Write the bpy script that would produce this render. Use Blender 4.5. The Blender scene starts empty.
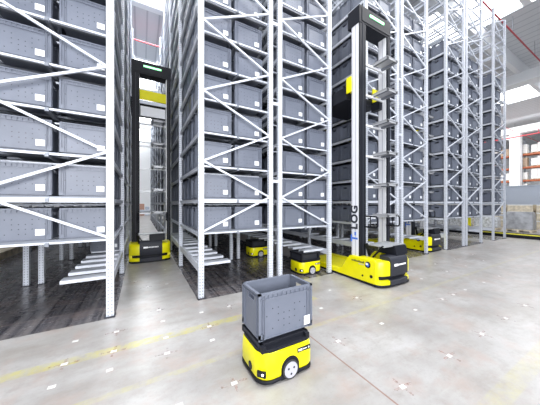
import bpy, math, random
from mathutils import Vector, Matrix
random.seed(7)
sc = bpy.context.scene
COL = sc.collection
TH = math.radians(29.34)
F = 229.4
EYE = 1.6

# ------------------------------------------------------------------ materials
class N:
    """small helper to write node maths"""
    def __init__(s, mat):
        s.nt = mat.node_tree
    def new(s, t, **kw):
        n = s.nt.nodes.new(t)
        for k, v in kw.items():
            setattr(n, k, v)
        return n
    def lk(s, a, b):
        s.nt.links.new(a, b)
    def m(s, op, a, b=None, c=None):
        n = s.new('ShaderNodeMath', operation=op)
        for i, v in enumerate((a, b, c)):
            if v is None:
                continue
            if isinstance(v, (int, float)):
                n.inputs[i].default_value = v
            else:
                s.lk(v, n.inputs[i])
        return n.outputs[0]
    def mixc(s, f, a, b):
        n = s.new('ShaderNodeMix', data_type='RGBA')
        for i, v in ((0, f), (6, a), (7, b)):
            if isinstance(v, (int, float)):
                n.inputs[i].default_value = v
            elif isinstance(v, tuple):
                n.inputs[i].default_value = (*v, 1)
            else:
                s.lk(v, n.inputs[i])
        return n.outputs[2]
    def noise(s, vec, scale, detail=3, rough=.5):
        n = s.new('ShaderNodeTexNoise')
        n.inputs['Scale'].default_value = scale
        n.inputs['Detail'].default_value = detail
        n.inputs['Roughness'].default_value = rough
        s.lk(vec, n.inputs['Vector'])
        return n.outputs[0]
    def ramp(s, v, lo, hi):
        n = s.new('ShaderNodeMapRange')
        n.inputs[1].default_value = lo
        n.inputs[2].default_value = hi
        s.lk(v, n.inputs[0])
        return n.outputs[0]

def mat(name, col, rough=.5, metal=0., emit=None, estr=0., var=0., vscale=6., spec=.5):
    m = bpy.data.materials.new(name)
    m.use_nodes = True
    b = m.node_tree.nodes['Principled BSDF']
    b.inputs['Base Color'].default_value = (*col, 1)
    b.inputs['Roughness'].default_value = rough
    b.inputs['Metallic'].default_value = metal
    b.inputs['Specular IOR Level'].default_value = spec
    if emit:
        b.inputs['Emission Color'].default_value = (*emit, 1)
        b.inputs['Emission Strength'].default_value = estr
    if var:
        n = N(m)
        tc = n.new('ShaderNodeTexCoord')
        v = n.noise(tc.outputs['Object'], vscale)
        lo = tuple(c * (1 - var) for c in col)
        hi = tuple(min(1, c * (1 + var)) for c in col)
        n.lk(n.mixc(n.ramp(v, .3, .7), lo, hi), b.inputs['Base Color'])
    return m

def mat_floor():
    m = bpy.data.materials.new('concrete_floor')
    m.use_nodes = True
    n = N(m)
    b = m.node_tree.nodes['Principled BSDF']
    tc = n.new('ShaderNodeTexCoord')
    P = tc.outputs['Object']
    sp = n.new('ShaderNodeSeparateXYZ')
    n.lk(P, sp.inputs[0])
    X, Y = sp.outputs[0], sp.outputs[1]
    big = n.noise(P, .9, 5, .6)
    med = n.noise(P, 5.5, 6, .7)
    fine = n.noise(P, 38, 3, .6)
    base = n.mixc(n.ramp(big, .35, .65), (.29, .28, .275), (.42, .413, .41))
    mp = n.new('ShaderNodeMapping'); mp.inputs['Scale'].default_value = (.55, 1.6, 1); mp.inputs['Rotation'].default_value = (0, 0, .35); n.lk(P, mp.inputs[0])
    stk = n.noise(mp.outputs[0], 1.7, 8, .72)
    base = n.mixc(n.m('MULTIPLY', n.ramp(stk, .45, .66), .55), base, (.24, .215, .19))
    base = n.mixc(n.m('MULTIPLY', n.ramp(med, .50, .70), .45), base, (.24, .215, .195))
    base = n.mixc(n.m('MULTIPLY', n.ramp(fine, .55, .8), .35), base, (.20, .19, .18))
    # rosy wear patches
    ros = n.noise(P, 2.3, 4, .7)
    base = n.mixc(n.m('MULTIPLY', n.ramp(ros, .50, .68), .5), base, (.36, .275, .24))
    # worn yellow lines
    wear = n.ramp(n.noise(P, 7, 5, .75), .36, .62)
    def line(pos, w, amt):
        d = n.m('ABSOLUTE', n.m('SUBTRACT', Y, pos))
        k = n.m('SUBTRACT', 1.0, n.ramp(d, w * .8, w))
        return n.m('MULTIPLY', n.m('MULTIPLY', k, wear), amt)
    noL = n.m('LESS_THAN', X, 1.0)
    k1 = n.m('MULTIPLY', line(3.03, .075, .62), n.m('LESS_THAN', X, 2.6))
    base = n.mixc(k1, base, (.47, .43, .07))
    base = n.mixc(line(2.33, .038, .34), base, (.46, .41, .12))
    base = n.mixc(line(.72, .08, .3), base, (.46, .42, .14))
    # joints cut into the slab
    for pos, w, amt in ((1.78, .008, .75), (-4.2, .008, .7), (7.8, .01, .5)):
        d = n.m('ABSOLUTE', n.m('SUBTRACT', X, pos))
        k = n.m('MULTIPLY', n.m('LESS_THAN', d, w), n.m('LESS_THAN', Y, 2.25))
        base = n.mixc(n.m('MULTIPLY', k, amt), base, (.22, .10, .07))
    # floor under the racks: shade and dirt painted in as darker colour
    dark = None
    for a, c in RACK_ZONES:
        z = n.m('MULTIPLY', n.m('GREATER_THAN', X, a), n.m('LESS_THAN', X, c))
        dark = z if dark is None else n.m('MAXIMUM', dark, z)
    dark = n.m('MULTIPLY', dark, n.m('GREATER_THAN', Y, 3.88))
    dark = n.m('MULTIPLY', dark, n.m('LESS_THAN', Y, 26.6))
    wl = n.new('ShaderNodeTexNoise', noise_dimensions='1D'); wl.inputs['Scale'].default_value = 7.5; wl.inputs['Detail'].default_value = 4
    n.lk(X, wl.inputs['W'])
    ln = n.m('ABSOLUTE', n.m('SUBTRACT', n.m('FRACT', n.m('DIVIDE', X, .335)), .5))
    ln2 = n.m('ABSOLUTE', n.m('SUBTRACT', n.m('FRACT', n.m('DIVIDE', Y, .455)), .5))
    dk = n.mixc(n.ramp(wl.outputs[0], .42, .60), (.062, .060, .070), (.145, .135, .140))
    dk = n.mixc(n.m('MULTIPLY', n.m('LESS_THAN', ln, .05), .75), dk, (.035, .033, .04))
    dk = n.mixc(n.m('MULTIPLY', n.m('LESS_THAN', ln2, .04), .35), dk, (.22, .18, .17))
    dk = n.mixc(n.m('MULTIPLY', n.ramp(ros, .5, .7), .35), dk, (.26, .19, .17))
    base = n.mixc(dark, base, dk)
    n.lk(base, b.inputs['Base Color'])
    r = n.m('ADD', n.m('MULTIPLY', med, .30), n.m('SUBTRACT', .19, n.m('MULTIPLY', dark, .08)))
    n.lk(r, b.inputs['Roughness'])
    b.inputs['Specular IOR Level'].default_value = .55
    bp = n.new('ShaderNodeBump')
    bp.inputs['Strength'].default_value = .05
    n.lk(fine, bp.inputs['Height'])
    n.lk(bp.outputs[0], b.inputs['Normal'])
    return m

def mat_tote():
    m = bpy.data.materials.new('perforated_tote_plastic')
    m.use_nodes = True
    n = N(m)
    b = m.node_tree.nodes['Principled BSDF']
    tc = n.new('ShaderNodeTexCoord')
    P = tc.outputs['Object']
    sp = n.new('ShaderNodeSeparateXYZ')
    n.lk(P, sp.inputs[0])
    X, Z = sp.outputs[0], sp.outputs[2]
    g = .062
    fx = n.m('SUBTRACT', n.m('FRACT', n.m('DIVIDE', X, g)), .5)
    fz = n.m('SUBTRACT', n.m('FRACT', n.m('DIVIDE', Z, g)), .5)
    d = n.m('SQRT', n.m('ADD', n.m('MULTIPLY', fx, fx), n.m('MULTIPLY', fz, fz)))
    dot = n.m('LESS_THAN', d, .105)
    cx = n.m('FLOOR', n.m('DIVIDE', n.m('ABSOLUTE', X), g))
    cz = n.m('FLOOR', n.m('DIVIDE', Z, g))
    cmb = n.new('ShaderNodeCombineXYZ')
    n.lk(cx, cmb.inputs[0]); n.lk(cz, cmb.inputs[1])
    wn = n.new('ShaderNodeTexWhiteNoise', noise_dimensions='2D')
    n.lk(cmb.outputs[0], wn.inputs['Vector'])
    keep = n.m('LESS_THAN', wn.outputs[0], .62)
    zone = n.m('MULTIPLY', n.m('LESS_THAN', n.m('ABSOLUTE', X), .235),
               n.m('MULTIPLY', n.m('GREATER_THAN', Z, .04), n.m('LESS_THAN', Z, .33)))
    geo = n.new('ShaderNodeNewGeometry')
    nn = n.new('ShaderNodeSeparateXYZ')
    n.lk(tc.outputs['Normal'], nn.inputs[0])
    face = n.m('GREATER_THAN', n.m('ABSOLUTE', nn.outputs[1]), .9)
    k = n.m('MULTIPLY', n.m('MULTIPLY', dot, keep), n.m('MULTIPLY', zone, face))
    oi = n.new('ShaderNodeObjectInfo')
    v = n.noise(P, 9, 3)
    c = n.mixc(v, (.095, .108, .145), (.142, .158, .203))
    c = n.mixc(n.m('MULTIPLY', oi.outputs['Random'], .35), c, (.175, .193, .242))
    c = n.mixc(n.m('MULTIPLY', k, .9), c, (.025, .027, .035))
    n.lk(c, b.inputs['Base Color'])
    b.inputs['Roughness'].default_value = .42
    return m

def mat_post():
    m = bpy.data.materials.new('perforated_rack_steel')
    m.use_nodes = True
    n = N(m)
    b = m.node_tree.nodes['Principled BSDF']
    tc = n.new('ShaderNodeTexCoord')
    P = tc.outputs['Object']
    sp = n.new('ShaderNodeSeparateXYZ')
    n.lk(P, sp.inputs[0])
    fz = n.m('ABSOLUTE', n.m('SUBTRACT', n.m('FRACT', n.m('DIVIDE', sp.outputs[2], .05)), .5))
    slot = n.m('LESS_THAN', fz, .20)
    cen = n.m('LESS_THAN', n.m('ABSOLUTE', n.m('SUBTRACT', n.m('ABSOLUTE', sp.outputs[0]), .022)), .008)
    cen2 = n.m('LESS_THAN', n.m('ABSOLUTE', n.m('SUBTRACT', n.m('ABSOLUTE', sp.outputs[1]), .0)), .012)
    k = n.m('MULTIPLY', slot, n.m('MAXIMUM', cen, cen2))
    c = n.mixc(n.m('MULTIPLY', k, .75), (.60, .63, .70), (.10, .11, .14))
    n.lk(c, b.inputs['Base Color'])
    b.inputs['Roughness'].default_value = .4
    b.inputs['Metallic'].default_value = .1
    return m

def mat_deck():
    m = mat('corrugated_roof_deck', (.55, .57, .60), .5)
    n = N(m)
    b = m.node_tree.nodes['Principled BSDF']
    tc = n.new('ShaderNodeTexCoord')
    sp = n.new('ShaderNodeSeparateXYZ')
    n.lk(tc.outputs['Object'], sp.inputs[0])
    fx = n.m('ABSOLUTE', n.m('SUBTRACT', n.m('FRACT', n.m('DIVIDE', sp.outputs[0], .6)), .5))
    k = n.m('LESS_THAN', fx, .07)
    n.lk(n.mixc(k, (.62, .64, .67), (.46, .48, .52)), b.inputs['Base Color'])
    return m

# ------------------------------------------------------------------ layout numbers
D0 = 3.964; BAY = 2.272; NB = 10
RW = 1.3487; GAP = .2167; AIS = 1.2664; PER = 2 * RW + GAP + AIS
X0 = -.382
# (left x, right x, aisle side sign, ordinal)
RACKS = [
    (X0 - 2 * RW - GAP, X0 - RW - GAP, -1, 'hidden'),
    (X0 - RW, X0, 1, 'L'),
]
for i in range(3):
    a = X0 + AIS + i * PER
    RACKS.append((a, a + RW, -1, 'ABC'[i] + '1'))
    RACKS.append((a + RW + GAP, a + 2 * RW + GAP, 1, 'ABC'[i] + '2'))
a = X0 + AIS + 3 * PER
RACKS.append((a, a + RW, -1, 'D1'))
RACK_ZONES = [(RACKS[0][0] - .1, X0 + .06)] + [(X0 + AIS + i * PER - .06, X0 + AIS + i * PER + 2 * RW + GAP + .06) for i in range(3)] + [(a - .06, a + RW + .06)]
LEVELS = [1.12] + [1.70 + .582 * k for k in range(10)]
UPPER = [1.70 + .582 * k for k in range(10, 15)]
TOP = 10.15

M = {}
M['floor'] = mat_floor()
M['tote'] = mat_tote()
M['tote_plain'] = mat('tote_plastic', (.085, .099, .135), .45, var=.12, vscale=1.5)
M['tote_in'] = mat('tote_inner_plastic', (.15, .165, .20), .5)
M['label'] = mat('paper_label', (.88, .90, .94), .5)
M['ink'] = mat('label_ink', (.50, .52, .56), .6)
M['post'] = mat_post()
M['steel'] = mat('white_grey_steel', (.60, .63, .70), .4, .1, var=.05)
M['rail'] = mat('shade_darkened_rail', (.20, .215, .25), .45, .3)  # rail steel darkened, paints in the shade of the rack gaps
M['yellow'] = mat('yellow_paint', (.76, .70, .0), .30, var=.04)
M['black'] = mat('black_plastic', (.009, .010, .015), .5, spec=.22)
M['dark'] = mat('charcoal_plastic', (.026, .028, .038), .5, spec=.3)
M['silver'] = mat('anodised_aluminium', (.74, .75, .78), .36, .1)
M['tray'] = mat('brushed_tray_metal', (.46, .47, .50), .35, .3)
M['guard'] = mat('grey_guard_plate', (.30, .31, .33), .45)
M['rubber'] = mat('rubber', (.03, .03, .03), .7)
M['hub'] = mat('grey_wheel_plastic', (.42, .42, .48), .4)
M['white'] = mat('white_lettering', (.9, .9, .92), .5)
M['blue'] = mat('blue_lettering', (.05, .16, .62), .5)
M['red'] = mat('red_paint', (.48, .06, .08), .5)
M['orange'] = mat('orange_rack_paint', (.50, .15, .07), .5)
M['wall'] = mat('white_wall_panel', (.82, .83, .85), .7)
M['bluegrey'] = mat('blue_grey_panel', (.47, .52, .62), .6)
M['beam'] = mat('painted_concrete_beam', (.82, .83, .85), .7)
M['deck'] = mat_deck()
M['glow'] = mat('skylight_diffuser', (.9, .95, 1), .5, emit=(.95, .98, 1), estr=3.0)
M['led'] = mat('green_white_led', (.6, 1, .7), .4, emit=(.24, 1, .38), estr=1.9)
M['headlight'] = mat('headlight_lens', (.9, .95, .9), .2, emit=(1, 1, .9), estr=1.5)
M['wood'] = mat('pallet_wood', (.68, .60, .47), .8, var=.25, vscale=5)
M['film'] = mat('stretch_film', (.62, .64, .68), .3, var=.38, vscale=9)
M['greyfilm'] = mat('grey_stretch_film', (.36, .37, .40), .35, var=.3, vscale=4)
M['carton'] = mat('white_carton', (.85, .84, .83), .7, var=.08)
M['kraft'] = mat('kraft_carton', (.48, .36, .27), .8, var=.1)

# ------------------------------------------------------------------ mesh building
class MB:
    def __init__(s):
        s.v = []; s.f = []; s.mi = []; s.mats = []
    def _m(s, m):
        if m not in s.mats:
            s.mats.append(m)
        return s.mats.index(m)
    def quadbox(s, pts, m):
        b = len(s.v); s.v += [tuple(p) for p in pts]
        k = s._m(m)
        for q in ((0, 3, 2, 1), (4, 5, 6, 7), (0, 1, 5, 4), (1, 2, 6, 5), (2, 3, 7, 6), (3, 0, 4, 7)):
            s.f.append(tuple(b + i for i in q)); s.mi.append(k)
        return s
    def box(s, x0, x1, y0, y1, z0, z1, m):
        return s.quadbox([(x0, y0, z0), (x1, y0, z0), (x1, y1, z0), (x0, y1, z0),
                          (x0, y0, z1), (x1, y0, z1), (x1, y1, z1), (x0, y1, z1)], m)
    def bar(s, p, q, w, h, m, up=(0, 0, 1)):
        p, q = Vector(p), Vector(q)
        d = (q - p).normalized(); u = Vector(up)
        if abs(d.dot(u)) > .99:
            u = Vector((0, 1, 0))
        sd = d.cross(u).normalized() * (w / 2)
        uu = sd.cross(d).normalized() * (h / 2)
        return s.quadbox([p - sd - uu, p + sd - uu, q + sd - uu, q - sd - uu,
                          p - sd + uu, p + sd + uu, q + sd + uu, q - sd + uu], m)
    def prism(s, pts, z0, z1, m, scale=1., c=(0, 0)):
        """plan outline extruded in z, upper ring scaled about c"""
        b = len(s.v); n = len(pts); k = s._m(m)
        s.v += [(x, y, z0) for x, y in pts]
        s.v += [(c[0] + (x - c[0]) * scale, c[1] + (y - c[1]) * scale, z1) for x, y in pts]
        s.f.append(tuple(b + i for i in reversed(range(n)))); s.mi.append(k)
        s.f.append(tuple(b + n + i for i in range(n))); s.mi.append(k)
        for i in range(n):
            j = (i + 1) % n
            s.f.append((b + i, b + j, b + n + j, b + n + i)); s.mi.append(k)
        return s
    def loft(s, rings, m, cap=True):
        b = len(s.v); n = len(rings[0]); k = s._m(m)
        for r in rings:
            s.v += [tuple(p) for p in r]
        for a in range(len(rings) - 1):
            for i in range(n):
                j = (i + 1) % n
                s.f.append((b + a * n + i, b + a * n + j, b + (a + 1) * n + j, b + (a + 1) * n + i)); s.mi.append(k)
        if cap:
            s.f.append(tuple(b + i for i in reversed(range(n)))); s.mi.append(k)
            o = b + (len(rings) - 1) * n
            s.f.append(tuple(o + i for i in range(n))); s.mi.append(k)
        return s
    def cyl(s, p, q, r, m, n=20, r2=None):
        p, q = Vector(p), Vector(q); d = (q - p).normalized()
        u = d.orthogonal().normalized(); w = d.cross(u)
        r2 = r if r2 is None else r2
        A = [p + (u * math.cos(t) + w * math.sin(t)) * r for t in [2 * math.pi * i / n for i in range(n)]]
        B = [q + (u * math.cos(t) + w * math.sin(t)) * r2 for t in [2 * math.pi * i / n for i in range(n)]]
        return s.loft([A, B], m)
    def tube(s, pts, r, m, n=8):
        for i in range(len(pts) - 1):
            s.cyl(pts[i], pts[i + 1], r, m, n)
        return s
    def mesh(s, name):
        me = bpy.data.meshes.new(name)
        me.from_pydata(s.v, [], s.f)
        for m in s.mats:
            me.materials.append(m)
        me.polygons.foreach_set('material_index', s.mi)
        me.update()
        return me

def link(name, me, parent=None, loc=(0, 0, 0)):
    o = bpy.data.objects.new(name, me)
    COL.objects.link(o)
    o.location = loc
    if parent:
        o.parent = parent
    return o

def obj(name, mb, parent=None, loc=(0, 0, 0), bevel=0, smooth=False, seg=2):
    me = mb.mesh(name)
    o = link(name, me, parent, loc)
    if bevel:
        b = o.modifiers.new('bevel', 'BEVEL'); b.width = bevel; b.segments = seg
        b.limit_method = 'ANGLE'; b.angle_limit = math.radians(40)
    if smooth:
        for p in me.polygons:
            p.use_smooth = True
        e = o.modifiers.new('edges', 'EDGE_SPLIT'); e.split_angle = math.radians(38)
    return o

def thing(name, label, cat, loc=(0, 0, 0), rz=0, group=None):
    o = bpy.data.objects.new(name, None); COL.objects.link(o)
    o.location = loc; o.rotation_euler = (0, 0, rz)
    o.empty_display_size = .2
    o['label'] = label; o['category'] = cat
    if group:
        o['group'] = group
    return o

def tag(o, label, cat, group=None, kind=None):
    o['label'] = label; o['category'] = cat
    if group: o['group'] = group
    if kind: o['kind'] = kind
    return o

def struct(name, mb, **k):
    o = obj(name, mb, **k); o['kind'] = 'structure'
    return o

def text(name, body, size, m, parent, mtx, spacing=1., bold=.0):
    cu = bpy.data.curves.new(name, 'FONT')
    cu.body = body; cu.size = size; cu.extrude = .002; cu.offset = bold
    cu.space_character = spacing
    t = bpy.data.objects.new('tmp', cu); COL.objects.link(t)
    bpy.context.view_layer.update()
    me = bpy.data.meshes.new_from_object(t.evaluated_get(bpy.context.evaluated_depsgraph_get()))
    bpy.data.objects.remove(t)
    me.materials.clear(); me.materials.append(m)
    o = link(name, me, parent)
    o.matrix_local = mtx
    return o

def rrect(x0, x1, y0, y1, rs, n=7):
    """rounded rectangle; rs radii for (x0y0, x1y0, x1y1, x0y1)"""
    out = []
    for (cx, cy, a0, r) in ((x0 + rs[0], y0 + rs[0], 180, rs[0]), (x1 - rs[1], y0 + rs[1], 270, rs[1]),
                            (x1 - rs[2], y1 - rs[2], 0, rs[2]), (x0 + rs[3], y1 - rs[3], 90, rs[3])):
        for i in range(n):
            t = math.radians(a0 + 90 * i / (n - 1))
            out.append((cx + r * math.cos(t), cy + r * math.sin(t)))
    return out

def ordn(i):
    return ['first', 'second', 'third', 'fourth', 'fifth', 'sixth', 'seventh', 'eighth', 'ninth', 'tenth', 'eleventh',
            'twelfth', 'thirteenth', 'fourteenth', 'fifteenth', 'sixteenth', 'seventeenth', 'eighteenth', 'nineteenth', 'twentieth'][i]

# ------------------------------------------------------------------ hall shell
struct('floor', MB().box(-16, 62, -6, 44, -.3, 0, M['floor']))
CZ = 12.0
ceil = MB()
# roof deck between skylight strips that run along the aisles
strips = [(-2.2, 1.4), (14.0, 17.6), (29.5, 33.5), (46.0, 49.0)]
xs = -16
for a_, b_ in strips + [(62, 62)]:
    ceil.box(xs, a_, -1.5, 44, CZ, CZ + .3, M['deck'])
    xs = b_
struct('ceiling', ceil)
for i, (a_, b_) in enumerate(strips):
    w = MB()
    for y in range(-1, 44, 5):
        if i == 0 and y == 14:
            w.box(a_, b_, y, y + 4.7, CZ + .0, CZ + .1, M['deck'])
        else:
            w.box(a_, b_, y, y + 4.7, CZ + .05, CZ + .1, M['glow'])
        w.box(a_, b_, y + 4.7, y + 5, CZ, CZ + .12, M['beam'])
    struct('window_%d' % (i + 1), w)
k = 1
for y in (-1.2, 5.8, 12.8, 19.8, 26.8, 33.8):           # secondary beams across the hall
    b = MB()
    b.quadbox([(-16, y - .14, 11.25), (62, y - .14, 11.25), (62, y + .14, 11.25), (-16, y + .14, 11.25),
               (-16, y - .22, 12), (62, y - .22, 12), (62, y + .22, 12), (-16, y + .22, 12)], M['beam'])
    struct('trim_%d' % k, b); k += 1
for x in (-9.5, 24.6, 41.5):                         # main girders along the aisles
    b = MB().box(x - .25, x + .25, -1.5, 44, 10.6, 11.3, M['beam'])
    b.box(x - .5, x + .5, -1.5, 44, 10.45, 10.62, M['beam'])
    struct('trim_%d' % k, b); k += 1
b = MB()
for y in (0.2, 10.1, 20, 30):
    b = MB().box(41.0, 42.0, y - .45, y + .45, 0, 10.45, M['beam'])
    struct('trim_%d' % k, b); k += 1
struct('wall_back', MB().box(-16, 62, 44, 44.3, 0, 12.3, M['wall']))
struct('wall_left', MB().box(-16.3, -16, -1.5, 44.3, 0, 12.3, M['wall']))
struct('wall_right', MB().box(62, 62.3, -1.5, 44.3, 0, 12.3, M['wall']))
# red sprinkler pipes
for i, (y, z, lb) in enumerate(((4.5, 11.1, 'red sprinkler pipe under the roof, nearest, crossing above the last rack'),
                               (15.4, 11.1, 'red sprinkler pipe under the roof, seen above the left aisle'),
                               (10.3, 10.9, 'red sprinkler pipe crossing under the roof beyond the bright skylight'))):
    p = thing('sprinkler_pipe', lb, 'pipe', (0, y, z), 0, 'red sprinkler pipes under the roof')
    obj('pipe_run', MB().cyl((-15, 0, 0), (60, 0, 0), .036, M['red'], 10), p)
    hg = MB()
    for x in range(-14, 60, 4):
        hg.box(x - .01, x + .01, -.01, .01, .04, CZ - z, M['rail'])
    obj('pipe_hanger', hg, p)
o = obj('sprinkler_pipe', MB().cyl((40.6, 2, 9.9), (40.6, 40, 9.9), .07, M['red'], 10).box(40.58, 40.62, 8, 8.04, 9.9, 10.5, M['red']).box(40.58, 40.62, 22, 22.04, 9.9, 10.5, M['red']))
tag(o, 'dark red pipe along the far girder above the orange racks', 'pipe')
# right-hand low partition
struct('trim_%d' % k, MB().box(24.2, 24.4, 1.5, 42, 1.5, 2.85, M['bluegrey']).box(24.15, 24.45, 1.5, 42, 2.85, 2.93, M['bluegrey'])
       .box(24.2, 24.4, 1.5, 42, 0, 1.5, M['wall'])); k += 1

# ------------------------------------------------------------------ racks
def brace_me(up, w):
    return MB().bar((0, 0, 0), (w, 0, .6 if up else -.6), .03, .05, M['steel'], up=(0, 1, 0)).mesh('brace')
PX = .046
iw = RW
br_up = MB().bar((-iw / 2 + .03, 0, 0), (iw / 2 - .03, 0, .6), .031, .03, M['steel'], up=(0, 1, 0)).mesh('brace')
br_dn = MB().bar((-iw / 2 + .03, 0, .6), (iw / 2 - .03, 0, 0), .031, .03, M['steel'], up=(0, 1, 0)).mesh('brace')
pm = MB()
pm.box(-.045, .045, -.035, -.028, .012, TOP, M['post'])        # open channel section
pm.box(-.045, -.038, -.035, .035, .012, TOP, M['post'])
pm.box(.038, .045, -.035, .035, .012, TOP, M['post'])
pm.box(-.038, -.022, .028, .035, .012, TOP, M['post'])
pm.box(.022, .038, .028, .035, .012, TOP, M['post'])
post_me = pm.mesh('upright')
foot_me = MB().box(-.065, .065, -.055, .055, 0, .012, M['dark']).box(-.03, .03, -.02, .02, .012, .05, M['dark']).mesh('foot_plate')
LEN = NB * BAY
beam_me = MB().box(-.02, .02, -.03, LEN + .03, -.06, 0, M['steel']).box(-.027, .027, -.03, LEN + .03, -.012, 0, M['steel']).mesh('shelf_beam')
front_me = MB().box(-RW / 2 + .05, RW / 2 - .05, -.02, .02, -.026, 0, M['steel']).mesh('front_rail')
front_thick = MB().box(-RW / 2 + .05, RW / 2 - .05, -.025, .025, -.06, 0, M['steel']).mesh('front_rail')
def slot_y(i):
    bay, s = divmod(i, 5)
    return D0 + bay * BAY + .045 + .0218 + (s + .5) * (BAY - .09 - .0436) / 5
rm = MB()
for i in range(NB * 5):
    y = slot_y(i) - D0
    for dy in (-.15, .15):
        rm.box(-RW / 2 + .03, RW / 2 - .03, y + dy - .025, y + dy + .025, -.028, 0, M['rail'])
rm.box(-.02, .02, 0, LEN, -.075, -.028, M['rail'])
rails_me = rm.mesh('tote_rails')
RL = {'hidden': ('white steel storage rack behind the leftmost rack, mostly hidden', 'storage racks'),
      'L': ('white steel storage rack at far left, nearest the camera, cut off by the picture edge', None),
      'A1': ('white steel storage rack with braced end frame right of the left aisle', None),
      'A2': ('white steel storage rack whose end stands directly left of the large yellow stacker vehicle', None),
      'B1': ('white steel storage rack directly behind the tall mast of the large stacker vehicle', None),
      'B2': ('white steel storage rack directly right of the large stacker vehicle, fifth end frame from left', None),
      'C1': ('white steel storage rack right of the third aisle, sixth end frame from left', None),
      'C2': ('white steel storage rack, seventh end frame from left, next to last', None),
      'D1': ('white steel storage rack at far right, last end frame beside the guard rail', None)}
zn = [1.13 + .6 * i for i in range(15)]
for (xl, xr, side, key) in RACKS:
    xc = (xl + xr) / 2
    r = thing('storage_rack', RL[key][0], 'storage rack', (xc, D0, 0), 0, 'white storage racks in rows')
    for j in range(NB + 1):
        for sx in (-1, 1):
            p = link('upright', post_me, r, (sx * RW / 2, j * BAY, 0))
            link('foot_plate', foot_me, p)
    far = MB()
    for j in range(NB + 1):
        for i, z in enumerate(zn):
            # node on the aisle side first
            rising_to_right = (side == -1) == (i % 2 == 0)
            if j < 6:
                link('brace', br_up if rising_to_right else br_dn, r, (0, j * BAY - .02, z))
            else:
                a_, b_ = (z, z + .6) if rising_to_right else (z + .6, z)
                far.bar((-iw / 2 + .03, j * BAY - .02, a_), (iw / 2 - .03, j * BAY - .02, b_), .045, .03, M['steel'], up=(0, 1, 0))
    fo = obj('brace', far, r); fo['kind'] = 'stuff'
    for i, z in enumerate(LEVELS + UPPER):
        for sx in (-1, 1):
            link('shelf_beam', beam_me, r, (sx * (RW / 2 - .0) + sx * -.0, 0, z - .03))
        link('front_rail', front_thick if i == 1 else front_me, r, (0, .045, z - .022))
        if i > 0:
            link('front_rail', front_me, r, (0, .42, z - .10))
        if i < len(LEVELS):
            link('tote_rails', rails_me, r, (0, 0, z))
    # low pick-up level: beam on the aisle side with flat tongues reaching inwards
    lowb = MB().box(-.022, .022, 0, LEN, -.12, 0, M['steel'])
    obj('low_beam', lowb, r, (side * RW / 2, 0, .54))
    for i in range(15 if key != 'hidden' else 5):
        tm = MB()
        x1, x0_ = side * (RW / 2 - .025), side * (RW / 2 - .59)
        tm.box(min(x0_, x1), max(x0_, x1), -.095, .095, -.012, 0, M['steel'])
        tm.box(min(x0_, x1), max(x0_, x1), -.095, -.087, -.045, -.012, M['steel'])
        tm.box(min(x0_, x1), max(x0_, x1), .087, .095, -.045, -.012, M['steel'])
        obj('tongue', tm, r, (0, slot_y(i) - D0, .535))
    # spacers tying back-to-back racks
    if key in ('L', 'A1', 'B1', 'C1'):
        s_ = -1 if key == 'L' else 1
        for z in (2.05, 3.6, 5.2, 7.9):
            for j in (0, 1, 2):
                x_a = s_ * (RW / 2 + .045); x_b = s_ * (RW / 2 + GAP - .045)
                obj('row_spacer', MB().box(min(x_a, x_b), max(x_a, x_b), -.02, .02, -.03, .03, M['steel']), r, (0, j * BAY, z))
# top ties above the empty levels
# ------------------------------------------------------------------ totes
TW, TD, THt = .56, .385, .42
def tote_mb(w=TW, d=TD, h=THt, m=None, full=True):
    m = m or M['tote']
    mb = MB(); t = .010; hx, hy = w / 2 - .012, d / 2 - .012
    mb.box(-hx, hx, -hy, hy, .012, .03, m)
    mb.box(-hx + .02, hx - .02, -hy + .02, hy - .02, 0, .012, m)
    mb.box(-hx, hx, -hy, -hy + t, .03, h - .012, m)
    mb.box(-hx, hx, hy - t, hy, .03, h - .012, m)
    for s in (-1, 1):                                    # short ends with a grip hole
        xa, xb = sorted((s * hx, s * (hx - t)))
        mb.box(xa, xb, -hy + t, hy - t, .03, h - .10, m)
        mb.box(xa, xb, -hy + t, -.065, h - .10, h - .055, m)
        mb.box(xa, xb, .065, hy - t, h - .10, h - .055, m)
        mb.box(xa, xb, -hy + t, hy - t, h - .055, h - .012, m)
        e0, e1 = sorted((s * w / 2, s * (hx)))
        mb.box(e0, e1, -d / 2, -d / 2 + .012, .03, h, m)          # corner ribs on the ends
        mb.box(e0, e1, d / 2 - .012, d / 2, .03, h, m)
        mb.box(e0, e1, -hy + .04, -hy + .048, .03, h - .03, m)
        mb.box(e0, e1, hy - .048, hy - .04, .03, h - .03, m)
        mb.box(e0, e1, -hy, hy, h - .045, h - .037, m)
        # rim of the short end
        r0, r1 = sorted((s * w / 2, s * (hx - t - .006)))
        mb.box(r0, r1, -d / 2, d / 2, h - .016, h, m)
    for s in (-1, 1):                                    # long sides: rim, ribs, corner posts
        r0, r1 = sorted((s * d / 2, s * (hy - t - .004)))
        mb.box(-w / 2, w / 2, r0, r1, h - .016, h, m)
        e0, e1 = sorted((s * d / 2, s * hy))
        mb.box(-hx, hx, e0, e1, h - .058, h - .050, m)
        mb.box(-hx, hx, e0, e1, .018, .026, m)
        for x in (-hx, hx - .012, -hx + .026, hx - .038, -hx + .046, hx - .052):
            mb.box(x, x + .009, e0, e1, .026, h - .016, m)
        if full:
            for i in range(9):                           # lugs below the rim
                x = -.2 + .05 * i
                mb.box(x - .004, x + .004, e0, e1, h - .05, h - .016, m)
        for sx in (-1, 1):
            c0, c1 = sorted((sx * w / 2, sx * (w / 2 - .05)))
            mb.box(c0, c1, e0, e1, .012, .07, m)
    return mb
tote_me = tote_mb().mesh('tote')
tote_low = tote_mb(full=False).mesh('tote')
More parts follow.
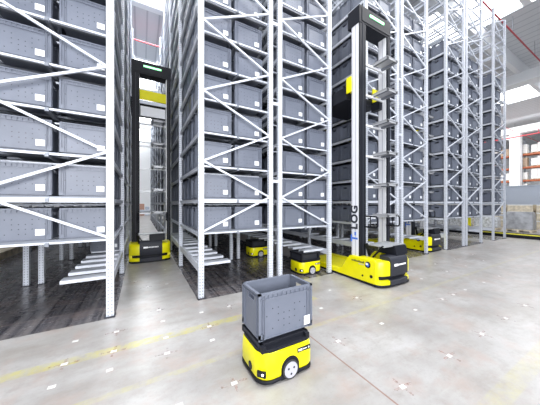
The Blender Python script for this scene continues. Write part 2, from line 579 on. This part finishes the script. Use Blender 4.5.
lab_me = MB().box(-.045, .045, -.0015, 0, -.04, .04, M['label']).box(-.03, .02, -.002, -.0015, .012, .018, M['ink']).box(-.03, .03, -.002, -.0015, -.02, -.014, M['ink']).mesh('paper_label')

slots = []
def rackname(key):
    return {'L': 'leftmost rack', 'A1': 'second rack from left', 'A2': 'third rack from left', 'B1': 'fourth rack from left',
            'B2': 'fifth rack from left', 'C1': 'sixth rack from left', 'C2': 'seventh rack from left', 'D1': 'rightmost rack', 'hidden': 'hidden rack'}[key]
ct, st = math.cos(TH), math.sin(TH)
def project(x, y, z):
    R = x * ct - y * st; Zd = x * st + y * ct
    if Zd < .3: return None
    return 270 + F * R / Zd, 203.7 - F * (z - EYE) / Zd, Zd
# columns: aisle column first
for (xl, xr, side, key) in RACKS:
    ax = xr if side == 1 else xl
    for col in (0, 1):
        x = ax - side * (.0 + TW / 2 + col * (TW + .075) + .012)
        for li, z in enumerate(LEVELS):
            for i in range(NB * 5):
                if col == 1 and i > 3: continue
                if key == 'hidden' and (col == 1 or i > 9): continue
                slots.append((x, slot_y(i), z, key, col, li, i, side))
    if key != 'hidden':
        rng = {'L': [5, 6, 7, 8, 10, 11, 13], 'A1': [11, 12, 15], 'B1': [6, 7, 9]}.get(key, [])
        for i in rng:
            slots.append((ax - side * (.03 + TW / 2), slot_y(i), .535, key, 0, -1, i, side))
def score(s):
    x, y, z, key, col, li, i, side = s
    p = project(x, y - TD / 2, z + .2)
    if p is None or key == 'hidden': return 0
    u, v, Zd = p
    if u < -25 or u > 545 or v < -18 or v > 430: return 0
    k = (F / Zd) ** 2
    if i == 0: return .59 * .42 * k
    if li == -1: return .5 * .42 * k
    if col == 1: return 0
    if side == -1 and key != 'hidden':
        return .385 * .42 * k * abs(x - .29) / math.hypot(x, y)
    if key == 'L': return .385 * .42 * k * .38 / math.hypot(.38, y)
    return 0
slots.sort(key=lambda s: -score(s))
picked = [s for s in slots[:300] if score(s) > 0]
rest = slots[len(picked):]
for s in picked:
    x, y, z, key, col, li, i, side = s
    front = i == 0
    if li == -1:
        lb = 'grey tote on the lowest tongues of the %s, %s slot back' % (rackname(key), ordn(i))
    elif front:
        left = (col == 0) == (side == -1)
        lb = 'grey tote, %s tier up, %s one at the end of %s' % (ordn(li), 'left' if left else 'right', rackname(key))
    else:
        lb = 'grey tote, %s tier up, %s slot back along the %s' % (ordn(li), ordn(i), rackname(key))
    jx, jy = random.uniform(-.004, .004), random.uniform(-.008, .008)
    t = link('storage_tote', tote_me if (front and i == 0) else tote_low, None, (x + jx, y + jy, z))
    tag(t, lb, 'tote', 'grey storage totes in the racks')
    if front or li == -1:
        link('paper_label', lab_me, t, (.170, -TD / 2 - .0005, .11))
# the many remaining totes further back: one object
mb = MB()
pl = M['tote_plain']
for (x, y, z, key, col, li, i, side) in rest:
    w, d, h = TW / 2, TD / 2, THt
    mb.box(x - w + .008, x + w - .008, y - d + .008, y + d - .008, z, z + h - .04, pl)
    for sx in (-1, 1):
        a_, b_ = sorted((x + sx * w, x + sx * (w - .02)))
        mb.box(a_, b_, y - d, y + d, z + h - .05, z + h, pl)
        a_, b_ = sorted((x + sx * w, x + sx * (w - .03)))
        mb.box(a_, b_, y - d, y - d + .03, z + .01, z + h - .05, pl)
        mb.box(a_, b_, y + d - .03, y + d, z + .01, z + h - .05, pl)
    for sy in (-1, 1):
        a_, b_ = sorted((y + sy * d, y + sy * (d - .02)))
        mb.box(x - w, x + w, a_, b_, z + h - .05, z + h, pl)
    if i < 3:
        mb.box(x + .14, x + .23, y - d - .0015, y - d + .01, z + .045, z + .125, M['label'])
st_ = obj('storage_tote', mb)
tag(st_, 'many grey storage totes filling the racks deep along the aisles', 'tote', kind='stuff')

# ------------------------------------------------------------------ small robots
def make_bot(label, loc, lift=.0, rz=0, logo=True):
    r = thing('transport_robot', label, 'robot', loc, rz, 'low yellow transport robots')
    def ring(inset, z, f=.13, b=.07):
        return [(x, y, z) for x, y in rrect(-.29 + inset, .29 - inset, -.25 + inset, .25 - inset, (f, b, b, f))]
    body = MB().loft([ring(.012, .045), ring(0, .07), ring(0, .19), ring(.004, .25), ring(.010, .278), ring(.024, .288)], M['yellow'])
    obj('body_shell', body, r, smooth=True)
    obj('bumper_skirt', MB().loft([ring(.004, .012), ring(-.002, .02), ring(-.002, .036), ring(.004, .044)], M['black']), r, smooth=True)
    # wheels in dark arches on both long sides
    for s in (-1, 1):
        y = s * .25
        arch = MB().cyl((.02, y - s * .03, .105), (.02, y + s * .003, .105), .098, M['black'], 28)
        arch.box(-.078, .118, min(y - s * .03, y + s * .003), max(y - s * .03, y + s * .003), .012, .105, M['black'])
        obj('wheel_arch', arch, r)
        w = obj('wheel', MB().cyl((.02, y - s * .02, .085), (.02, y + s * .012, .085), .085, M['rubber'], 28), r)
        hub = MB().cyl((.02, y + s * .012, .085), (.02, y + s * .018, .085), .070, M['hub'], 28)
        for k_ in range(3):
            t = 2 * math.pi * k_ / 3 + .5
            hub.cyl((.02 + .034 * math.cos(t), y + s * .018, .085 + .034 * math.sin(t)), (.02 + .034 * math.cos(t), y + s * .020, .085 + .034 * math.sin(t)), .010, M['dark'], 10)
        obj('wheel_hub', hub, w)
    # end lights and round laser scanner on the front end
    a45 = Matrix.Translation((-.262, -.212, .11)) @ Matrix.Rotation(math.radians(-45), 4, 'Z')
    hl = obj('light_housing', MB().box(-.040, .040, -.008, .012, -.026, .026, M['black']), r)
    hl.matrix_local = Matrix.Translation((-.258, -.212, .11)) @ Matrix.Rotation(math.radians(-50), 4, 'Z')
    obj('lamp_lens', MB().cyl((.014, -.011, 0), (.014, -.007, 0), .011, M['headlight'], 14).cyl((-.018, -.011, 0), (-.018, -.007, 0), .009, M['dark'], 14), hl)
    obj('laser_scanner', MB().cyl((-.284, -.05, .105), (-.294, -.05, .105), .036, M['black'], 20).cyl((-.294, -.05, .105), (-.297, -.05, .105), .022, M['dark'], 20), r)
    # black lifting cradle
    z = .288
    lf = MB()
    def fr(x0, x1, y0, y1, z0, z1, t):
        lf.box(x0, x1, y0, y0 + t, z0, z1, M['black']); lf.box(x0, x1, y1 - t, y1, z0, z1, M['black'])
        lf.box(x0, x0 + t, y0, y1, z0, z1, M['black']); lf.box(x1 - t, x1, y0, y1, z0, z1, M['black'])
    lf.loft([[(x, y, z - .006) for x, y in rrect(-.276, .276, -.236, .236, (.12, .06, .06, .12))],
             [(x, y, z + .022) for x, y in rrect(-.276, .276, -.236, .236, (.12, .06, .06, .12))]], M['black'])
    top = .346 + lift
    lf.box(-.26, .27, -.17, .22, z, top - .006 if not lift else top - .03, M['dark'])
    if lift:
        fr(-.275, .28, -.22, .235, top - .035, top, .03)
        fr(-.28, .285, -.225, .24, z + .01, z + .05, .02)
    else:
        fr(-.255, .275, -.185, .235, z + .012, top - .002, .03)
    for sx in (-1, 1):
        for sy in (-1, 1):
            lf.box(sx * .240 - .022, sx * .240 + .022, sy * .205 - .022, sy * .205 + .022, z, top - (.002 if not lift else .0), M['black'])
    lf.cyl((-.1, -.238, z + .008), (.2, -.238, z + .008), .007, M['black'], 8)
    obj('lifting_cradle', lf, r, bevel=.004)
    plate = obj('name_plate', MB().box(.10, .25, -.2525, -.245, .205, .245, M['black']), r)
    lt = MB()
    for i_, (x, w_, h_) in enumerate(((.112, .012, .018), (.127, .012, .018), (.142, .012, .018), (.165, .008, .009), (.176, .008, .009), (.187, .008, .009), (.198, .008, .009), (.225, .014, .014))):
        lt.box(x, x + w_, -.2535, -.2525, .225 - h_ / 2, .225 + h_ / 2, M['white'])
    obj('lettering', lt, plate)
    obj('side_marker', MB().box(.282, .293, -.14, -.11, .12, .15, M['red']), r)
    return r
bot = make_bot('yellow transport robot carrying a large grey tote in the open foreground', (1.175, 1.995, 0))
ft = link('plastic_tote', tote_mb(.61, .39, .435).mesh('tote'), None, (1.222, 2.03, .347))
tag(ft, 'large empty grey tote carried by the yellow robot in the foreground', 'tote')
link('paper_label', MB().box(-.036, .036, -.0015, 0, -.045, .045, M['label']).box(-.018, .018, -.002, -.0015, -.022, .022, M['ink']).mesh('paper_label'), ft, (.235, -.1955, .085))
make_bot('small yellow robot under the rack end left of the large stacker vehicle', (3.37, 4.32, 0), .135)
make_bot('small yellow robot deep under the racks, seen between the close pair of uprights', (3.13, 6.42, 0), .135)

# ------------------------------------------------------------------ stacker vehicles
def make_stacker(label, loc, cz, full_beam, tote_on=False):
    """origin: floor, middle of the nose; the aisle runs along +y"""
    r = thing('stacker_vehicle', label, 'stacker vehicle', loc, 0, 'yellow mast vehicles in the aisles')
    W = .51
    lo = MB()
    lo.box(-.31, .31, .80, 2.27, .06, .15, M['yellow'])
    obj('chassis_deck', lo, r, bevel=.012)
    for s in (-1, 1):                                    # high side housings with sloping tail
        x0, x1 = sorted((s * W, s * .30))
        prof = [(.12, .05), (2.28, .05), (2.28, .16), (1.06, .17), (.98, .20), (.82, .44), (.76, .50), (.70, .515), (.16, .515), (.12, .49)]
        hs = MB().loft([[(x0, y, z) for y, z in prof], [(x1, y, z) for y, z in prof]], M['yellow'])
        obj('side_housing', hs, r, bevel=.018)
    # charcoal nose, rounded in plan
    def nose(inset, z, zs=1.):
        pts = []
        n_ = 17
        for i in range(n_):
            t = math.pi + math.pi * i / (n_ - 1)
            pts.append(((W - .0 - inset) * math.copysign(abs(math.cos(t)) ** .55, math.cos(t)) * .999, .16 + (.17 - inset) * math.sin(t), z))
        pts += [(W - inset - .02, .2, z), (-W + inset + .02, .2, z)]
        return pts
    def cnose(inset, z):                                  # central charcoal part following the same curve
        pts = []
        for i in range(11):
            x = -.26 + i * .055
            yy = .16 - (.17 - inset) * max(0, 1 - abs(x / W) ** 3.6) ** .5
            pts.append((x, yy - .018, z))
        return pts + [(.29, .22, z), (-.26, .22, z)]
    obj('nose_shell', MB().loft([nose(.02, .215), nose(.0, .23), nose(.0, .46), nose(.02, .50)], M['yellow']), r, smooth=True)
    obj('nose_cover', MB().loft([cnose(.01, .215), cnose(0, .23), cnose(0, .50), cnose(.02, .55), cnose(.06, .58)], M['dark']), r, smooth=True)
    obj('scanner_slot', MB().loft([nose(.06, .13), nose(.06, .225)], M['black']), r, smooth=True)
    obj('lower_shell', MB().loft([nose(.01, .05), nose(0, .06), nose(0, .125), nose(.02, .138)], M['yellow']), r, smooth=True)
    obj('lower_nose_cover', MB().loft([cnose(0, .05), cnose(0, .125), cnose(.02, .14)], M['dark']), r, smooth=True)
    obj('bumper', MB().loft([nose(.0, .012), nose(-.012, .02), nose(-.012, .045), nose(.0, .056)], M['black']), r, smooth=True)
    for s in (-1, 1):
        obj('laser_scanner', MB().cyl((s * (W - .01), .22, .19), (s * (W + .012), .22, .19), .03, M['black'], 16).cyl((s * W, .42, .16), (s * (W + .01), .42, .16), .02, M['black'], 14), r)
        e = MB().cyl((s * W, .3, .40), (s * (W + .006), .3, .40), .062, M['black'], 24)
        e.cyl((s * (W + .006), .3, .40), (s * (W + .008), .3, .40), .036, M['blue'], 20)
        e.box(*sorted((s * (W + .006), s * (W + .009))), .29, .345, .395, .435, M['white'])
        obj('round_emblem', e, r)
        l = MB()
        for i in range(12):
            y = .39 + i * .026
            l.box(*sorted((s * (W), s * (W + .004))), y, y + .017, .405, .405 + (.03 if i % 4 else .042), M['dark'])
        for i in range(6):
            l.box(*sorted((s * (W), s * (W + .004))), .39 + i * .022, .404 + i * .022, .372, .388, M['hub'])
        obj('lettering', l, r)
    nl = MB()
    for i in range(11):
        x = -.17 + i * .034
        yy = .16 - .17 * (1 - abs(x / W) ** 3.6) ** .5
        hh = .022 if i < 3 else .015
        nl.box(x, x + (.034 if i < 3 else .022), yy - .026, yy + .0, .42 - hh, .42 + hh, M['white'])
    obj('lettering', nl, r)
    obj('skirt', MB().box(-W + .01, W - .01, .15, 2.28, .012, .052, M['black']), r)
    # control box and grey guard plate between nose and mast
    obj('control_box', MB().box(-.02, .36, .06, .40, .575, .76, M['black']).quadbox([(-.02, .02, .58), (.36, .02, .58), (.36, .06, .58), (-.02, .06, .58), (-.02, .05, .74), (.36, .05, .74), (.36, .06, .74), (-.02, .06, .74)], M['black']), r, bevel=.015)
    obj('guard_plate', MB().box(-.30, .40, .10, .50, .745, .765, M['guard']).bar((-.26, .5, .35), (-.30, .12, .775), .04, .02, M['black'])
        .bar((-.20, .50, .52), (-.35, .46, .78), .05, .03, M['black']), r)
    mx = ((-.455, -.265), (.435, .56))
    for i, (a_, b_) in enumerate(mx):
        m_ = MB()
        m_.box(a_, b_, .56, .745, .15, 5.40, M['silver'])
        for q in (a_ - .004, b_ - .004):
            m_.box(q, q + .008, .63, .645, .35, 5.5, M['hub']); m_.box(q, q + .008, .72, .735, .35, 5.5, M['hub'])
        ms = obj('mast', m_, r)
        obj('mast_cover', MB().box(a_ + (0 if i == 0 else .02), b_, .535, .56, .15, 5.36, M['black']), ms)
        obj('drive_chain', MB().box((a_ + b_) / 2 - .01, (a_ + b_) / 2 + .01, .527, .535, .36, 5.36, M['dark']), ms)
        x = a_ if i == 1 else b_ - .03
        hd = MB().tube([(x, .54, 1.34), (x, .27, 1.34), (x, .24, 1.31), (x, .24, 1.15), (x, .27, 1.12), (x, .54, 1.12)], .016, M['black'], 8)
        hd.tube([(x, .40, 1.34), (x, .40, 1.12)], .010, M['black'], 8)
        obj('grab_handle', hd, r)
    hd = obj('mast_header', MB().box(-.47, .575, .53, .84, 5.36, 5.72, M['black']).box(-.40, .52, .52, .53, 5.40, 5.68, M['black']), r, bevel=.01)
    obj('signal_light', MB().box(-.16, .30, .505, .52, 5.56, 5.605, M['led']), hd)
    # fixed tote shelves on the front of the mast
    for z in (1.37, 2.02, 2.68, 3.34, 3.99, 4.65)[:5 if full_beam else 6]:
        t_ = MB().box(.03, .40, .25, .60, z - .012, z, M['tray'])
        t_.box(.03, .40, .25, .262, z - .045, z + .012, M['tray']); t_.box(.39, .40, .25, .60, z - .045, z + .012, M['tray']); t_.box(.03, .042, .25, .60, z - .045, z + .012, M['tray'])
        t_.box(.05, .09, .25, .60, z - .05, z - .012, M['rail']); t_.box(.33, .37, .25, .60, z - .05, z - .012, M['rail'])
        o_ = obj('tote_shelf', t_, r)
        obj('shelf_bracket', MB().box(-.265, .435, .60, .64, z - .075, z - .03, M['silver']).bar((.06, .60, z - .04), (-.22, .66, z - .04), .03, .025, M['silver']), o_)
    # lifting carriage behind the mast
    c = MB()
    if full_beam:
        obj('carriage_plate', MB().box(-.24, .41, .54, .58, cz - .6, cz - .32, M['silver']), r)
        c.box(-.26, .43, .49, .53, cz - .15, cz + .13, M['yellow'])
        c.box(-.26, .43, .50, .54, cz - .26, cz - .16, M['steel'])
    else:
        c.box(-.51, -.30, .802, .83, cz - .12, cz + .13, M['yellow'])
        c.box(-.53, -.50, .70, .83, cz - .16, cz + .17, M['yellow'])
        obj('carriage_cheek', MB().box(-.26, -.14, .70, .74, cz - .16, cz + .13, M['yellow']), r, bevel=.01)
        obj('carriage_cheek', MB().box(.36, .56, .82, .86, cz - .16, cz + .17, M['yellow']), r, bevel=.01)
    obj('lift_carriage', c, r, bevel=.01)
    obj('load_table', MB().box(-.50, .50, .85, 1.75, cz - .26, cz - .10, M['black']).box(-.50, -.45, .85, 1.75, cz - .10, cz + .02, M['black'])
        .box(.45, .50, .85, 1.75, cz - .10, cz + .02, M['black']).box(-.40, .42, .95, 1.65, cz - .10, cz - .07, M['dark'])
        .box(-.26, -.16, .64, .85, cz - .38, cz - .18, M['black']).box(.33, .43, .64, .85, cz - .38, cz - .18, M['black']), r)
    # mast lettering, reading upwards on the aisle-facing side
    mt = Matrix.Translation((-.457, .735, 0)) @ Matrix(((0, 0, -1, 0), (0, -1, 0, 0), (-1, 0, 0, 0), (0, 0, 0, 1)))
    base = Matrix(((0, 0, -1, 0), (0, 1, 0, 0), (1, 0, 0, 0), (0, 0, 0, 1)))
    def up(z): # text x -> +z, text y -> +y(reads with tops to the left), normal -x
        return Matrix(((0, 0, -1, -.4585), (0, 1, 0, .595), (1, 0, 0, z), (0, 0, 0, 1)))
    text('lettering', 'T-', .235, M['blue'], r, up(.80), .92, .008)
    text('lettering', 'LOG', .235, M['dark'], r, up(1.06), 1.1, .009)
    return r
make_stacker('large yellow stacker vehicle with T-LOG mast protruding from the middle aisle', (4.39, 2.685, 0), 4.13, False)
make_stacker('yellow stacker vehicle far down the left aisle, seen nose on', (.225, 7.05, 0), 4.75, True)
make_stacker('yellow stacker vehicle partly hidden behind the rack end right of the large one', (8.61, 3.97, 0), 4.4, False)

# ------------------------------------------------------------------ markers stuck to the floor
M['hub2'] = mat('worn_sticker', (.66, .65, .63), .6)
mk = MB().box(-.027, .027, -.019, .019, 0, .0015, M['hub2']).box(-.018, .018, -.008, .008, .0015, .0018, M['ink']).mesh('floor_marker')
stm = bpy.data.materials.new('red_tape_residue'); stm.use_nodes = True
n = N(stm); b_ = stm.node_tree.nodes['Principled BSDF']; b_.inputs['Base Color'].default_value = (.50, .17, .12, 1); b_.inputs['Roughness'].default_value = .6
tc = n.new('ShaderNodeTexCoord')
oi = n.new('ShaderNodeObjectInfo')
av = n.new('ShaderNodeVectorMath', operation='ADD'); n.lk(tc.outputs['Object'], av.inputs[0]); n.lk(oi.outputs['Location'], av.inputs[1])
n.lk(n.m('MULTIPLY', n.ramp(n.noise(av.outputs[0], 22, 4, .8), .46, .66), .28), b_.inputs['Alpha'])
cross_me = MB().box(-.12, .12, -.012, .012, 0, .0006, stm).box(-.012, .012, -.10, -.012, 0, .0006, stm).box(-.012, .012, .012, .10, 0, .0006, stm).mesh('tape_residue')
pos = {2: [(2.68, [-.67, -.27, .25, .73]), (3.0, [-.67, -.26, .26, .77]), (3.44, [-.67, -.27, .25, .78, 1.2]), (3.83, [.24])],
       1: [(1.18, [2.0, 2.82, 3.64, 4.45, 5.27]), (1.94, [.27, .72, 2.0, 2.81, 3.61, 4.40, 4.80, 5.25, 6.1, 6.9]), (2.68, [2.4, 3.2, 5.2, 6.3, 7.3, 8.4]), (3.16, [3.05, 5.7, 6.8, 7.9, 9.1])]}
rows = sorted({y for g in pos.values() for y, _ in g})
allm = {}
for g in pos.values():
    for y, xs_ in g:
        allm.setdefault(y, []).extend(xs_)
aisle = [(5.0, [.1, .45]), (6.1, [.15, .5]), (5.5, [-.1])]
for y, xs_ in aisle:
    allm.setdefault(y, []).extend(xs_)
for ri, y in enumerate(sorted(allm)):
    for ci, x in enumerate(sorted(allm[y])):
        o = link('floor_marker', mk, None, (x + random.uniform(-.01, .01), y, 0))
        o.rotation_euler = (0, 0, random.uniform(-.15, .15))
        tag(o, 'small white sticker on concrete floor, %s row from camera, %s from left' % (ordn(ri), ordn(ci)), 'floor sticker', 'white navigation stickers on the floor')
        if random.random() < .6:
            link('tape_residue', cross_me, o, (0, 0, .0002))

# ------------------------------------------------------------------ background on the right
g = thing('guard_rail', 'low black guard rail with yellow top stripe beyond the last rack', 'guard rail', (15.35, 2.0, 0))
obj('kerb', MB().box(-.08, .08, 0, 26, 0, .15, M['black']).box(-.08, .08, 0, 26, .20, .23, M['black']), g)
obj('stripe', MB().box(-.085, .07, 0, 26, .15, .20, mat('yellow_stripe_paint', (.80, .74, .08), .5)), g)
g = thing('yellow_bollard', 'yellow post standing on the floor behind the sixth and seventh racks', 'bollard', (17.4, 6.3, 0))
obj('post', MB().cyl((0, 0, 0), (0, 0, .9), .16, M['yellow'], 20), g, smooth=True)
obj('base', MB().box(-.22, .22, -.22, .22, 0, .02, M['yellow']), g)
pallet = MB()
for i in range(3):
    pallet.box(-.4, .4, -.55 + i * .5, -.45 + i * .5, 0, .1, M['wood'])
for i in range(5):
    pallet.box(-.4 + i * .175, -.3 + i * .175, -.6, .6, .1, .13, M['wood'])
pal_me = pallet.mesh('pallet')
def load_me(h, m, seed):
    random.seed(seed)
    rings = []
    for z in (.0, .05, h * .4, h * .7, h - .05, h):
        ins = .03 if 0 < z < h - .05 else .06
        rings.append([(x + random.uniform(-.02, .02), y + random.uniform(-.02, .02), z + .135) for x, y in rrect(-.38 + ins, .38 - ins, -.58 + ins, .58 - ins, (.06,) * 4, 4)])
    return MB().loft(rings, m).mesh('wrapped_goods')
lms = [load_me(.66, M['film'], 1), load_me(.55, M['film'], 2), load_me(1.0, M['greyfilm'], 3), load_me(.48, M['carton'], 4)]
seq = [(19.0, 3.0, 2), (19.0, 4.45, 2), (19.0, 5.9, 0), (19.0, 7.3, 0), (19.0, 8.7, 1), (19.0, 10.2, 3), (19.0, 11.6, 1), (19.0, 13.4, 3), (19.0, 15.2, 1), (19.0, 17, 0), (19.0, 19, 3)]
for i, (x, y, t) in enumerate(seq):
    p = thing('pallet_load', 'wrapped goods on wooden pallet behind the guard rail, %s from the right edge' % ordn(i), 'pallet load', (x, y, 0), 0, 'wrapped pallets beyond the guard rail')
    link('pallet', pal_me, p)
    o = link('wrapped_goods', lms[t], p)
for i in range(16):
    y = 2.5 + i * 1.35
    for lv in range(3):
        z = lv * .52
        p = thing('wooden_crate', 'pale wooden crate %s under the blue-grey partition, %s from right' % (('on the floor', 'in the middle', 'on top')[lv], ordn(i)), 'crate', (22.5, y, z), 0, 'wooden crates under the partition')
        c = MB().box(-.4, .4, -.6, .6, .1, .5, M['wood']).box(-.4, -.25, -.6, .6, 0, .1, M['wood']).box(.25, .4, -.6, .6, 0, .1, M['wood'])
        c.box(-.41, -.4, -.6, .6, .44, .5, M['carton'])
        obj('crate_box', c, p)
# tan timber kerb far left
o = obj('timber_beam', MB().box(-3.85, -3.45, 7.5, 22, 0, .22, M['wood']), bevel=.01)
tag(o, 'long tan timber beam on the floor behind the leftmost rack', 'timber beam')
# orange pallet racks and their loads
rk = thing('pallet_rack', 'orange-beamed pallet rack with white loads beyond the partition on the right', 'pallet rack', (43.5, 4, 0))
for y in range(0, 26, 3):
    for x in (0, 1.1):
        obj('upright', MB().box(-.06, .06, -.05, .05, 0, 10.1, M['orange'] if y % 2 else M['rail']), rk, (x, y, 0))
bz = (3.0, 4.7, 6.4, 8.1)
for z in bz:
    for x in (0, 1.1):
        obj('shelf_beam', MB().box(-.03, .03, 0, 24, -.2, .0, M['orange']), rk, (x, 0, z))
    obj('shelf_deck', MB().box(.03, 1.07, 0, 24, -.05, -.01, M['wood']), rk, (0, 0, z))
cnt = 0
random.seed(11)
for li, z in enumerate(bz):
    for i in range(16):
        y = 4.35 + i * 1.45
        if random.random() < .12: continue
        h = random.uniform(.95, 1.4)
        p = thing('boxed_load', 'white boxed goods on %s orange beam, %s pallet from right' % (('lowest', 'second', 'third', 'top')[li], ordn(i)), 'boxed load', (44.05, y, z - .01), 0, 'white loads on the orange rack')
        link('pallet', pal_me, p)
        m_ = random.choice([M['carton'], M['carton'], M['film'], M['kraft']])
        obj('box_stack', MB().box(-.38, .38, -.55, -.01, .13, h, m_).box(-.38, .38, .01, .55, .13, h - random.choice([0, .2]), m_), p)

# far end of the left aisle
o = obj('conveyor', MB().box(-6, 8, 31.5, 32.3, .65, .85, M['steel']).box(-6, 8, 31.6, 31.65, .5, .65, M['rail']))
cv = thing('conveyor', 'pale conveyor line crossing the far end of the left aisle', 'conveyor', (1, 32, 0))
o.name = 'conveyor_bed'; o.parent = cv; o.matrix_parent_inverse = Matrix.Translation((-1, -32, 0))
for x in (-5, -2, 1, 4):
    obj('leg', MB().box(-.05, .05, -.3, .3, 0, .65, M['rail']), cv, (x, 0, 0))
g = thing('stacked_cartons', 'brownish carton stack standing at the far end of the left aisle', 'carton stack', (-.6, 36, 0))
obj('carton', MB().box(-1.2, 1.0, -.6, .6, 0, 1.6, mat('brown_carton', (.45, .26, .20), .8)), g, bevel=.03)
obj('carton', MB().box(1.1, 1.6, -.6, .6, 0, 1.2, M['bluegrey']), g, bevel=.03)

# ------------------------------------------------------------------ light
w = bpy.data.worlds.new('world'); sc.world = w; w.use_nodes = True
bg = w.node_tree.nodes['Background']
bg.inputs[0].default_value = (.76, .87, 1, 1); bg.inputs[1].default_value = .34
def area(name, loc, rot, sx, sy, e, c=(1, 1, 1)):
    L = bpy.data.lights.new(name, 'AREA'); L.shape = 'RECTANGLE'; L.size = sx; L.size_y = sy; L.energy = e; L.color = c
    o = bpy.data.objects.new(name, L); COL.objects.link(o); o.location = loc; o.rotation_euler = rot
    return o
area('behind_camera_key', (-1, -5.5, 3.4), (math.radians(84), 0, math.radians(-8)), 11, 3.2, 1250, (.97, .98, 1))  # added key light, not a window, lights rack fronts from behind camera
area('overhead_fill', (3, .2, 11.3), (0, 0, 0), 22, 3, 1750, (1, .99, .98))  # added overhead fill to brighten the floor, no fixture modelled
area('daylight_fill', (30, 12, 11.0), (0, 0, 0), 3, 22, 1800, (.97, .98, 1))
area('daylight_fill', (.3, 22, 11.2), (0, 0, 0), 1.5, 26, 1500, (.95, .98, 1))
area('daylight_fill', (38, 8, 10.0), (0, math.radians(-50), 0), 6, 22, 900, (1, .99, .97))  # added fill aimed at the orange racks, not under a skylight

# ------------------------------------------------------------------ camera
cam = bpy.data.cameras.new('camera'); cam.sensor_width = 36; cam.lens = F / 540 * 36
cam.shift_y = 1.23 / 540
co = bpy.data.objects.new('camera', cam); COL.objects.link(co)
co.location = (0, 0, EYE); co.rotation_euler = (math.radians(90), 0, -TH)
cam.clip_end = 200
sc.camera = co
sc.view_settings.view_transform = 'Standard'
sc.view_settings.look = 'None'
sc.view_settings.gamma = 1
sc.view_settings.use_curve_mapping = False
sc.view_settings.exposure = 0.35
